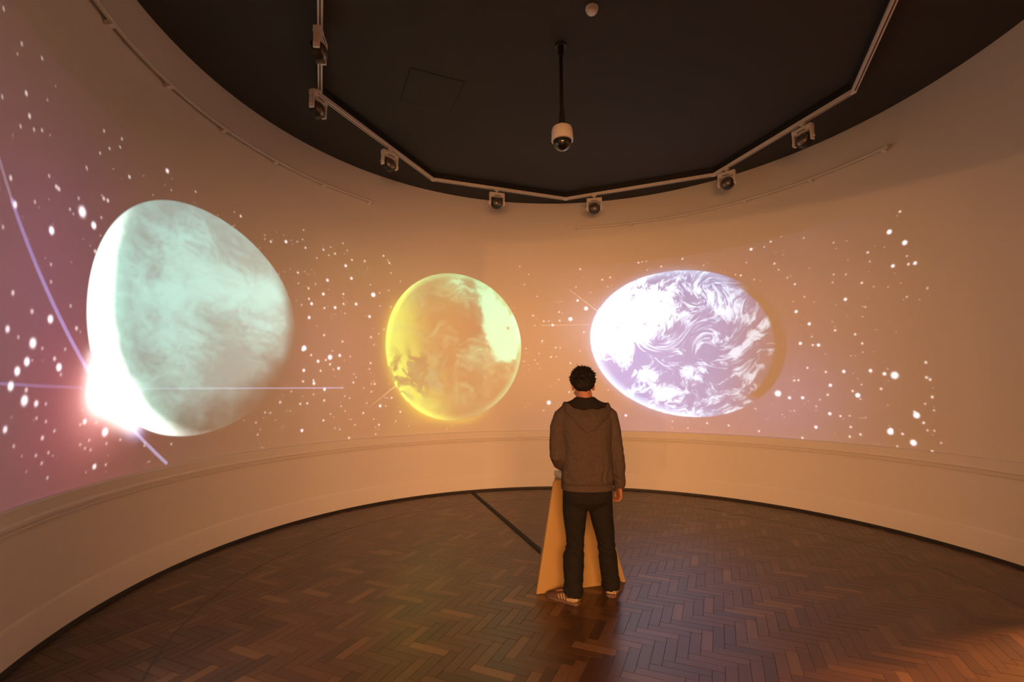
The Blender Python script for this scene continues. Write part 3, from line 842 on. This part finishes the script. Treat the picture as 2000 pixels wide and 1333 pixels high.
# ------------------------------------------------------------------ projected planets (patches of the painted wall the pictures fall on)
def planet_patch(lab, s0, z0, a, b, ang):
    bm = bmesh.new()
    r_ = R - 0.0016
    cth = th_of(s0)
    o = pol(cth, R, z0)
    ca, sa = math.cos(ang), math.sin(ang)
    nr, na = 24, 96
    prev = None
    ctr = bm.verts.new(pol(cth, r_, z0) - o)
    for i in range(1, nr + 1):
        k = i / nr
        ring = []
        for j in range(na):
            t = 2 * math.pi * j / na
            x, y = a * k * math.cos(t), b * k * math.sin(t)
            ring.append(bm.verts.new(pol(th_of(s0 + x * ca - y * sa), r_, z0 + x * sa + y * ca) - o))
        for j in range(na):
            if prev is None: bm.faces.new((ctr, ring[j], ring[(j + 1) % na]))
            else: bm.faces.new((prev[j], ring[j], ring[(j + 1) % na], prev[(j + 1) % na]))
        prev = ring
    ob = obj('projected_planet', bm, M_wall, smooth=True)
    ob.location = o
    tag(ob, lab, 'projection', 'planets projected on the round wall')
planet_patch('large pale cyan planet with glaring white left rim projected on the wall', -5.323, 2.227, 1.253, 1.092, 0)
planet_patch('yellow planet with pale green right side projected between the other two', -1.637, 2.238, 1.104, 1.158, 0)
planet_patch('blue and white cloudy planet projected on the wall right of the standing person', 2.005, 2.262, 1.425, 1.118, math.radians(-11.6))

# ------------------------------------------------------------------ plinth
fd = Vector((0.957, 0.290, 0)).normalized(); fnn = Vector((-fd.y, fd.x, 0))
b0 = Vector((0.177, 3.763, 0)); b1 = Vector((0.908, 3.984, 0))
PO = (b0 + b1) / 2 + fnn * 0.30
pl = empty('plinth', PO)
tag(pl, 'tapered pale plywood plinth with grey control box in front of the person', 'plinth')
PHT = 0.805
bot = [b0, b1, Vector((0.66, 4.44, 0)), Vector((0.222, 4.34, 0))]
top = [b0 + fd * 0.215 + fnn * 0.15, b1 - fd * 0.17 + fnn * 0.15, Vector((0.650, 4.32, 0)), Vector((0.380, 4.24, 0))]
top = [p + Vector((0, 0, PHT)) for p in top]
bot = [p - PO for p in bot]; top = [p - PO for p in top]
for i, nm in enumerate(('front_panel', 'side_panel', 'back_panel', 'side_panel')):
    j = (i + 1) % 4
    a, b, c, d = bot[i], bot[j], top[j], top[i]
    n_ = (b - a).cross(d - a).normalized()
    bm = bmesh.new()
    th_ = 0.018
    ins = 0.0 if i % 2 == 0 else 0.018
    e = (b - a).normalized() * ins; e2 = (c - d).normalized() * ins
    q = [a + e, b - e, c - e2, d + e2]
    loft(bm, [[p + Vector((0, 0, 0.002)) if k < 2 else p for k, p in enumerate(q)], [p - n_ * th_ for p in q]])
    obj(nm, bm, M_ply, pl)
bm = bmesh.new()
cT = sum(top, Vector()) / 4
loft(bm, [[cT + (p - cT) * 0.955 - Vector((0, 0, 0.02)) for p in top], [cT + (p - cT) * 1.0 + Vector((0, 0, 0.001)) for p in top]])
obj('top_panel', bm, M_plyedge, pl)
bm = bmesh.new()
Rp = Matrix((fd, fnn, Vector((0, 0, 1)))).transposed()
box(bm, cT - fd * 0.02 - fnn * 0.02 + Vector((0, 0, 0.025)), (0.250, 0.19, 0.048), Rp, bevel=0.006)
cb = obj('control_box', bm, M_grey, pl, angle=35); cb['label'] = 'grey control box on top'
bm = bmesh.new(); sphere(bm, cT - fd * 0.06 + Vector((0, 0, 0.05)), 0.038)
obj('trackball', bm, M_ball, cb, smooth=True)
bm = bmesh.new(); lathe(bm, [(0.048, 0.0), (0.048, 0.006), (0.041, 0.008)], 24, origin=cT - fd * 0.06 + Vector((0, 0, 0.044)))
obj('bezel', bm, M_slot, cb, angle=35)

# ------------------------------------------------------------------ person (local frame: x right, y towards the plinth, z up)
PB = Vector((0.565, 3.68, 0.0))
HEADC = Vector((-0.010, 0.045, 1.585))
HT = math.radians(-26)          # nodding forward
HR = Matrix.Rotation(HT, 3, 'X')
def hp(x, y, z): return HEADC + HR @ Vector((x, y, z))
WR = Vector((0.256, 0.040, 0.808)); WL = Vector((-0.092, 0.305, 0.928))
def arm(bm, pts, rad, n=16): tube(bm, pts, rad, n)
def finger(bm, pts, r0, r1):
    k = len(pts)
    tube(bm, pts, [r0 + (r1 - r0) * i / (k - 1) for i in range(k)], 10)
    sphere(bm, pts[-1], r1, seg=10, rings=8)
def build_body():
    bm = bmesh.new()
    # head: skull, face, jaw
    def hs(c, r):
        vs = sphere(bm, (0, 0, 0), *r)
        for v in vs: v.co = HEADC + HR @ (v.co + Vector(c))
    hs((0, -0.012, 0.022), (0.076, 0.096, 0.094))
    hs((0, 0.030, -0.040), (0.062, 0.066, 0.074))
    hs((0, 0.052, -0.088), (0.036, 0.036, 0.030))
    hs((0, 0.088, 0.018), (0.050, 0.014, 0.012))
    for sx in (-1, 1):
        hs((sx * 0.040, 0.076, -0.030), (0.024, 0.020, 0.020))
        vs = sphere(bm, (0, 0, 0), 0.010, 0.021, 0.032)
        q = Matrix.Rotation(sx * 0.35, 3, 'Z')
        for v in vs: v.co = HEADC + HR @ (q @ v.co + Vector((sx * 0.080, -0.012, -0.022)))
    tube(bm, [hp(0, 0.094, 0.008), hp(0, 0.104, -0.020), hp(0, 0.108, -0.038)], [0.009, 0.012, 0.015], 10)
    hs((0, 0.090, -0.066), (0.024, 0.012, 0.006)); hs((0, 0.088, -0.076), (0.021, 0.012, 0.007))
    # neck and torso
    rings = []
    for c, rx, ry in (((0, -0.005, 0.80), .150, .100), ((0, 0, 0.95), .145, .10), ((0, -0.005, 1.10), .150, .105), ((0, -0.01, 1.25), .165, .11),
                      ((0, -0.01, 1.36), .165, .095), ((0, -0.008, 1.41), .125, .075), ((0, -0.002, 1.445), .070, .062), ((0, 0.010, 1.49), .060, .062), ((-0.006, 0.030, 1.56), .056, .062)):
        rings.append(ell(c, rx, ry, 24))
    loft(bm, rings)
    # pelvis and legs
    loft(bm, [ell((0, 0, z), rx, ry, 24) for z, rx, ry in ((0.71, .120, .08), (0.76, .150, .10), (0.82, .150, .10))])
    tube(bm, [(-0.085, 0, 0.78), (-0.090, 0.0, 0.60), (-0.092, 0.005, 0.42), (-0.112, -0.015, 0.28), (-0.122, -0.045, 0.09), (-0.125, -0.050, 0.05)], [.078, .068, .050, .050, .036, .036], 18)
    tube(bm, [(0.088, 0, 0.78), (0.105, 0.005, 0.60), (0.140, 0.03, 0.42), (0.155, 0.04, 0.28), (0.178, 0.065, 0.09), (0.178, 0.065, 0.05)], [.078, .068, .050, .050, .036, .036], 18)
    for (ax, ay), d in (((-0.125, -0.050), Vector((-0.765, 0.644, 0))), ((0.178, 0.065), Vector((0.42, 0.907, 0)))):
        a = Vector((ax, ay, 0.055))
        tube(bm, [a - d * 0.03, a + d * 0.04 - Vector((0, 0, .008)), a + d * 0.12 - Vector((0, 0, .02)), a + d * 0.16 - Vector((0, 0, .025))], [.03, .034, .028, .016], 14)
    # arms
    arm(bm, [(-0.150, -0.005, 1.365), (-0.200, -0.01, 1.20), (-0.212, -0.015, 1.04)], [.056, .046, .040])
    arm(bm, [(-0.212, -0.015, 1.04), (-0.165, 0.14, 0.965), WL], [.040, .036, .027])
    arm(bm, [(0.150, -0.005, 1.365), (0.205, -0.01, 1.20), (0.235, -0.015, 1.05)], [.056, .046, .040])
    arm(bm, [(0.235, -0.015, 1.05), (0.245, 0.010, 0.94), WR], [.040, .036, .027])
    # right hand, hanging, fingers curled a little, palm towards the thigh
    d = Vector((0.0, 0.10, -1)).normalized(); f = Vector((-0.25, 1, 0.05)).normalized(); f = (f - d * f.dot(d)).normalized(); s = d.cross(f)   # f: thumb side, s: palm normal
    if s.x > 0: s = -s
    loft(bm, [ell(WR - d * 0.01, .024, .018, 14, f, s), ell(WR + d * .03, .034, .016, 14, f, s), ell(WR + d * .062, .040, .014, 14, f, s), ell(WR + d * .085, .038, .012, 14, f, s)])
    for i, (off, L) in enumerate(((.029, .068), (.010, .076), (-.010, .070), (-.028, .056))):
        b = WR + d * 0.078 + f * off
        p1_ = b + d * L * .34 + s * L * .26
        p2_ = p1_ + d * L * .06 + s * L * .36
        p3_ = p2_ - d * L * .16 + s * L * .22
        finger(bm, [b, p1_, p2_, p3_], .0092, .0072)
    b = WR + d * 0.03 + f * 0.026
    finger(bm, [b, b + d * .028 + f * .018 + s * .006, b + d * .055 + f * .018 + s * .014, b + d * .076 + f * .010 + s * .020], .0115, .0080)
    # left hand reaching over the trackball, palm down
    d = Vector((0.22, 0.95, -0.22)).normalized(); s = Vector((0, -0.22, -1)); s = (s - d * s.dot(d)).normalized(); f = s.cross(d)
    if f.x < 0: f = -f
    loft(bm, [ell(WL - d * 0.01, .024, .018, 14, f, s), ell(WL + d * .03, .034, .016, 14, f, s), ell(WL + d * .062, .040, .014, 14, f, s), ell(WL + d * .085, .038, .012, 14, f, s)])
    for i, (off, L) in enumerate(((.029, .068), (.010, .076), (-.010, .070), (-.028, .056))):
        b = WL + d * 0.078 + f * off
        p1_ = b + d * L * .44 + s * L * .04
        p2_ = p1_ + d * L * .28 + s * L * .14
        p3_ = p2_ + d * L * .17 + s * L * .18
        finger(bm, [b, p1_, p2_, p3_], .0092, .0072)
    b = WL + d * 0.03 + f * 0.026
    finger(bm, [b, b + d * .028 + f * .022 + s * .006, b + d * .055 + f * .028 + s * .012, b + d * .078 + f * .026 + s * .018], .0115, .0080)
    return remesh(bm, 0.0042, 3)
pm = build_body()
pe = link_mesh('person', pm, M_skin, None, True)
pe.location = PB
tag(pe, 'person in grey hooded top and dark jeans standing with back turned at the plinth', 'person')
for sx in (-1, 1):
    bm = bmesh.new(); sphere(bm, hp(sx * 0.031, 0.0775, -0.004), 0.0125, seg=14, rings=10)
    ey = obj('eye', bm, M_eye, pe, smooth=True)
    bm = bmesh.new(); sphere(bm, hp(sx * 0.031, 0.0840, -0.006), 0.0068, seg=12, rings=8)
    obj('iris', bm, M_hair, ey, smooth=True)

# hair: thick cropped cap with tufts
bm = bmesh.new()
def hairball(c, r):
    vs = sphere(bm, (0, 0, 0), *r, seg=28, rings=20)
    for v in vs: v.co = HEADC + HR @ (v.co + Vector(c))
hairball((0, -0.030, 0.040), (0.096, 0.094, 0.096))
hairball((0, -0.066, -0.012), (0.080, 0.052, 0.070))
hairball((0, 0.020, 0.082), (0.080, 0.080, 0.050))
hairball((0.004, -0.01, 0.098), (0.070, 0.075, 0.046))
for sx in (-1, 1): hairball((sx * 0.068, -0.020, 0.024), (0.028, 0.050, 0.058))
hm = remesh(bm, 0.006, 1)
displace(hm, lambda c, n_: 0.012 * noise.noise(c * 28) + 0.009 * noise.noise(c * 70) + 0.004 * noise.noise(c * 160))
hair = link_mesh('hair', hm, M_hair, pe, True)
bm = bmesh.new()
hr = random.Random(5)
for i in range(420):
    a = hr.uniform(0, 2 * math.pi); e = math.asin(hr.uniform(-0.35, 1.0))
    dirv = Vector((math.cos(a) * math.cos(e), math.sin(a) * math.cos(e), math.sin(e)))
    if dirv.y > 0.62 and dirv.z < 0.55: continue
    if abs(dirv.x) > 0.75 and dirv.z < -0.05: continue
    base = Vector((0, -0.030, 0.040)) + Vector((dirv.x * 0.088, dirv.y * 0.088, dirv.z * 0.090))
    if dirv.z < 0 and dirv.y < 0: base += Vector((0, -0.018, -0.02))
    if dirv.z > 0.2: base += Vector((0, 0.015 * dirv.z, 0.018 * dirv.z))
    tip = base + dirv * hr.uniform(.012, .026) + Vector((hr.uniform(-.014, .014), hr.uniform(-.014, .010), hr.uniform(-.016, .008)))
    a1 = dirv.cross(Vector((hr.random(), hr.random(), hr.random()))).normalized() * .0052
    b1_ = dirv.cross(a1).normalized() * .0052
    q = [bm.verts.new(hp(*(base + k))) for k in (a1, b1_, -a1, -b1_)]
    tv = bm.verts.new(hp(*tip))
    for k in range(4): bm.faces.new((q[k], q[(k + 1) % 4], tv))
tuft = obj('tufts', bm, M_hair, hair); tag(tuft, kind='stuff')

# hooded top
def build_hoodie():
    bm = bmesh.new()
    rings = []
    for z, cx_, cy_, rx, ry in ((0.805, 0, -0.005, .186, .132), (0.845, 0, -0.005, .190, .136), (0.860, 0, -0.006, .197, .145), (0.93, 0, -0.006, .196, .146), (1.02, 0, -0.006, .190, .142), (1.13, 0, -0.010, .192, .142),
                                (1.24, 0, -0.014, .200, .142), (1.32, 0, -0.012, .205, .132), (1.375, 0, -0.010, .196, .115), (1.412, 0, -0.004, .158, .088), (1.430, 0, 0.004, .100, .070), (1.436, 0, 0.008, .070, .060)):
        rings.append(ell((cx_, cy_, z), rx, ry, 40, p=2.35))
    loft(bm, rings)
    for sx, pts in ((-1, [(-0.135, -0.004, 1.385), (-0.178, -0.006, 1.345), (-0.205, -0.010, 1.26), (-0.218, -0.016, 1.14), (-0.216, -0.022, 1.05), (-0.196, 0.045, 0.995), (-0.160, 0.15, 0.96), (-0.118, 0.255, 0.925), (-0.108, 0.280, 0.917)]),
                    (1, [(0.135, -0.004, 1.385), (0.178, -0.006, 1.345), (0.200, -0.010, 1.26), (0.218, -0.014, 1.14), (0.234, -0.016, 1.04), (0.244, 0.004, 0.95), (0.250, 0.022, 0.895), (0.255, 0.036, 0.835), (0.257, 0.040, 0.800)])):
        tube(bm, pts, [.062, .070, .068, .064, .064, .060, .056, .050, .038] if sx < 0 else [.062, .070, .066, .060, .056, .054, .051, .049, .043], 24)
    # cuff roll
    tube(bm, [(0.254, 0.034, 0.838), (0.257, 0.040, 0.802)], [.047, .044], 24)
    return remesh(bm, 0.006, 4)
hd = build_hoodie()
def folds(c, n_):
    a = 0.0055 * noise.noise(Vector((c.x * 9, c.y * 9, c.z * 4.0))) + 0.0035 * noise.noise(Vector((c.x * 22 + c.z * 9, c.y * 18, c.z * 12)))
    if abs(c.x) > 0.19:
        a += 0.0022 * math.sin(c.z * 70 + c.x * 30 + 8 * noise.noise(c * 9)) * (1 if c.z < 1.12 else 0.3)
    else:
        a += 0.004 * noise.noise(Vector((c.x * 30, 3.0, c.z * 5))) * (1 if c.z < 1.2 else 0.3)
        if 0.87 < c.z < 0.95: a += 0.004 * math.sin(c.x * 60 + 9 * noise.noise(c * 8))
    return a
displace(hd, folds)
hoodie = link_mesh('hooded_top', hd, M_hood, pe, True); hoodie['label'] = 'grey brown fleece hooded top'
# hem rib
bm = bmesh.new()
loft(bm, [ell((0, -0.005, z), rx, ry, 48, p=2.35) for z, rx, ry in ((0.800, .189, .136), (0.803, .195, .142), (0.846, .197, .144), (0.852, .190, .137))])
obj('hem_rib', bm, M_hood, hoodie, angle=40)
# hood lying on the back
bm = bmesh.new(); bl = bmesh.new()
outer, inner = [], []
NPHI = 40
for i in range(NPHI + 1):
    ph = math.radians(-118 + 236 * i / NPHI)
    sn, cs = math.sin(ph), math.cos(ph)
    back = max(cs, 0.0)
    w_ = 0.168 + 0.012 * (sn > 0)
    wob = 0.006 * math.sin(5 * ph + 0.6) + 0.004 * math.sin(11 * ph)
    rim = Vector((w_ * sn, -0.128 * cs + (0.03 if cs < 0 else 0) * -cs, 1.458 - 0.060 * back ** 1.5 + wob - 0.012 * (sn > 0) * abs(sn) - 0.03 * max(-cs, 0)))
    rin = rim + Vector((-0.018 * sn, 0.016 * cs, 0.003))
    rout = rim + Vector((0.012 * sn, -0.020 * cs, -0.022))
    bulge = Vector(((w_ + 0.022) * sn, -0.176 * cs - 0.0, rim.z - 0.050 - 0.010 * back))
    crease = Vector(((w_ + 0.010) * sn * 0.97, -0.170 * cs, rim.z - 0.078 - 0.018 * back))
    low = Vector(((0.168) * sn * (0.92 if back > 0.3 else 1), -0.172 * cs, rim.z - 0.095 - 0.055 * back ** 3))
    tip = Vector((0.160 * sn * (1 - 0.45 * back ** 2), -0.162 * cs, rim.z - 0.105 - 0.075 * back ** 4))
    inw = Vector((0.140 * sn, -0.135 * cs, rim.z - 0.095 - 0.03 * back))
    outer.append([rin, rim + Vector((0, 0, 0.006)), rout, bulge, crease, low, tip, inw])
    inner.append([rim + Vector((0.0, 0.0, 0.003)), rin + Vector((-0.006 * sn, 0.006 * cs, -0.004)), Vector((0.118 * sn, -0.096 * cs, rim.z + 0.026 * (0.3 + 0.7 * back))),
                  Vector((0.090 * sn, -0.074 * cs + 0.010, 1.478)), Vector((0.070 * sn, -0.058 * cs + 0.016, 1.499)), Vector((0.057 * sn, -0.046 * cs + 0.018, 1.488))])
loft(bm, outer, True, True)
hood = obj('hood', bm, M_hood, hoodie, smooth=True)
sb = hood.modifiers.new('s', 'SUBSURF'); sb.levels = 2; sb.render_levels = 2
loft(bl, inner, False, False)
lin = obj('hood_lining', bl, M_lin, hoodie, smooth=True); lin['label'] = 'black lining of the open hood'
so = lin.modifiers.new('t', 'SOLIDIFY'); so.thickness = 0.004
sb = lin.modifiers.new('s', 'SUBSURF'); sb.levels = 2; sb.render_levels = 2

# jeans
def build_jeans():
    bm = bmesh.new()
    loft(bm, [ell((0, cy_, z), rx, ry, 36, p=2.3) for z, rx, ry, cy_ in ((0.650, .060, .060, 0), (0.662, .110, .082, 0), (0.685, .165, .105, 0.0), (0.72, .186, .125, -.004), (0.77, .187, .130, -.006), (0.83, .176, .118, -.004), (0.86, .17, .112, 0))])
    L = [(-0.092, 0, 0.74), (-0.094, 0, 0.64), (-0.096, 0.002, 0.54), (-0.095, 0.006, 0.44), (-0.098, 0.004, 0.385), (-0.114, -0.014, 0.305), (-0.118, -0.030, 0.20), (-0.121, -0.044, 0.12), (-0.126, -0.048, 0.070), (-0.128, -0.046, 0.055)]
    tube(bm, L, [.092, .092, .080, .068, .067, .080, .074, .070, .074, .070], 26)
    Rr = [(0.094, 0, 0.74), (0.103, 0.002, 0.63), (0.122, 0.014, 0.52), (0.138, 0.026, 0.42), (0.147, 0.032, 0.34), (0.158, 0.044, 0.24), (0.170, 0.058, 0.14), (0.177, 0.066, 0.075), (0.179, 0.068, 0.055)]
    tube(bm, Rr, [.092, .090, .078, .068, .067, .068, .066, .070, .066], 26)
    return remesh(bm, 0.006, 4)
jm = build_jeans()
displace(jm, lambda c, n_: 0.004 * noise.noise(Vector((c.x * 14, c.y * 14, c.z * 9))) + (0.0028 * math.sin(c.z * 90 + c.x * 25 + 8 * noise.noise(c * 10)) if (c.z < 0.16 or 0.26 < c.z < 0.42) else 0.002 * noise.noise(c * 30)))
jeans = link_mesh('jeans', jm, M_jean, pe, True); jeans['label'] = 'baggy dark denim jeans'
# shoes
def shoe(ankle, d, name):
    a = Vector((ankle[0], ankle[1], 0)); s = Vector((-d.y, d.x, 0)); u_ = Vector((0, 0, 1))
    heel = a - d * 0.058
    secs = ((0.000, .026, .075), (0.012, .033, .085), (0.05, .036, .090), (0.09, .037, .088), (0.13, .041, .070), (0.17, .046, .056), (0.21, .047, .046), (0.245, .040, .037), (0.268, .024, .028), (0.276, .010, .022))
    bm = bmesh.new()
    rings = []
    for x, w_, h in secs:
        c = heel + d * x
        rings.append([c + s * (w_ * k) + u_ * z for k, z in ((-1, .014), (-1.0, .014 + (h - .014) * .45), (-.62, .014 + (h - .014) * .86), (0, h), (.62, .014 + (h - .014) * .86), (1.0, .014 + (h - .014) * .45), (1, .014), (0, .012))])
    loft(bm, rings)
    up_ = obj(name, bm, M_shoe, pe, smooth=True); up_['label'] = 'brown suede trainer with three pale side stripes'
    sb = up_.modifiers.new('s', 'SUBSURF'); sb.levels = 2; sb.render_levels = 2
    bm = bmesh.new()
    ol_ = [(0.0 - .004, .020)] + [(x, w_ + .004) for x, w_, h in secs[1:-1]] + [(0.280, .012)]
    ring = [heel + d * x + s * w_ for x, w_ in ol_] + [heel + d * x - s * w_ for x, w_ in reversed(ol_)]
    loft(bm, [[p + u_ * 0.001 for p in ring], [p + u_ * 0.022 for p in ring]])
    obj('sole', bm, M_sole, up_, angle=40)
    for sg in (-1, 1):
        for k in range(3):
            x0 = 0.095 + k * 0.022
            bm = bmesh.new()
            rows = []
            for t_, w_, z in ((0, 1.0, .024), (.5, .99, .045), (1, .80, .064)):
                wk = np.interp(x0 + .012 * t_, [q[0] for q in secs], [q[1] for q in secs]) * w_ * 0.97
                hk = np.interp(x0 + .012 * t_, [q[0] for q in secs], [q[2] for q in secs])
                zz = min(z, hk - .012)
                rows.append([heel + d * (x0 + .012 * t_ + e) + s * (sg * (wk + o_)) + u_ * zz for e, o_ in ((-.005, .0), (.005, .0), (.005, .003), (-.005, .003))])
            loft(bm, rows)
            st = obj('stripe', bm, M_cream, up_)
        bm = bmesh.new()
        loft(bm, [[heel + d * x + s * sg * (w_ + o_) + u_ * z for x, w_, z in ((.012, .033, .024), (.075, .0365, .022), (.085, .036, .036), (.055, .036, .044), (.015, .032, .050))] for o_ in (-.004, .0035)])
        obj('side_patch', bm, M_cream, up_)
        bm = bmesh.new()
        loft(bm, [[heel + d * x + s * sg * (w_ + o_) + u_ * z for x, w_, z in ((.012, .030, .050), (.055, .034, .046), (.085, .033, .042), (.080, .030, .066), (.020, .027, .070))] for o_ in (-.004, .0025)])
        obj('quarter_panel', bm, M_green, up_)
    bm = bmesh.new()
    loft(bm, [[heel + d * (x_ - 0.0) + s * w_ + u_ * z for x_, w_ in ((.014, -.033), (-.002, -.022), (-.004, .022), (.014, .033), (.018, .030), (.004, .018), (.004, -.018), (.018, -.030))] for z in (.030, .056)])
    obj('heel_tab', bm, M_cream, up_)
    return up_
shoe((-0.137, -0.060), Vector((-0.765, 0.644, 0)).normalized(), 'shoe')
shoe((0.188, 0.075), Vector((0.42, 0.907, 0)).normalized(), 'shoe')
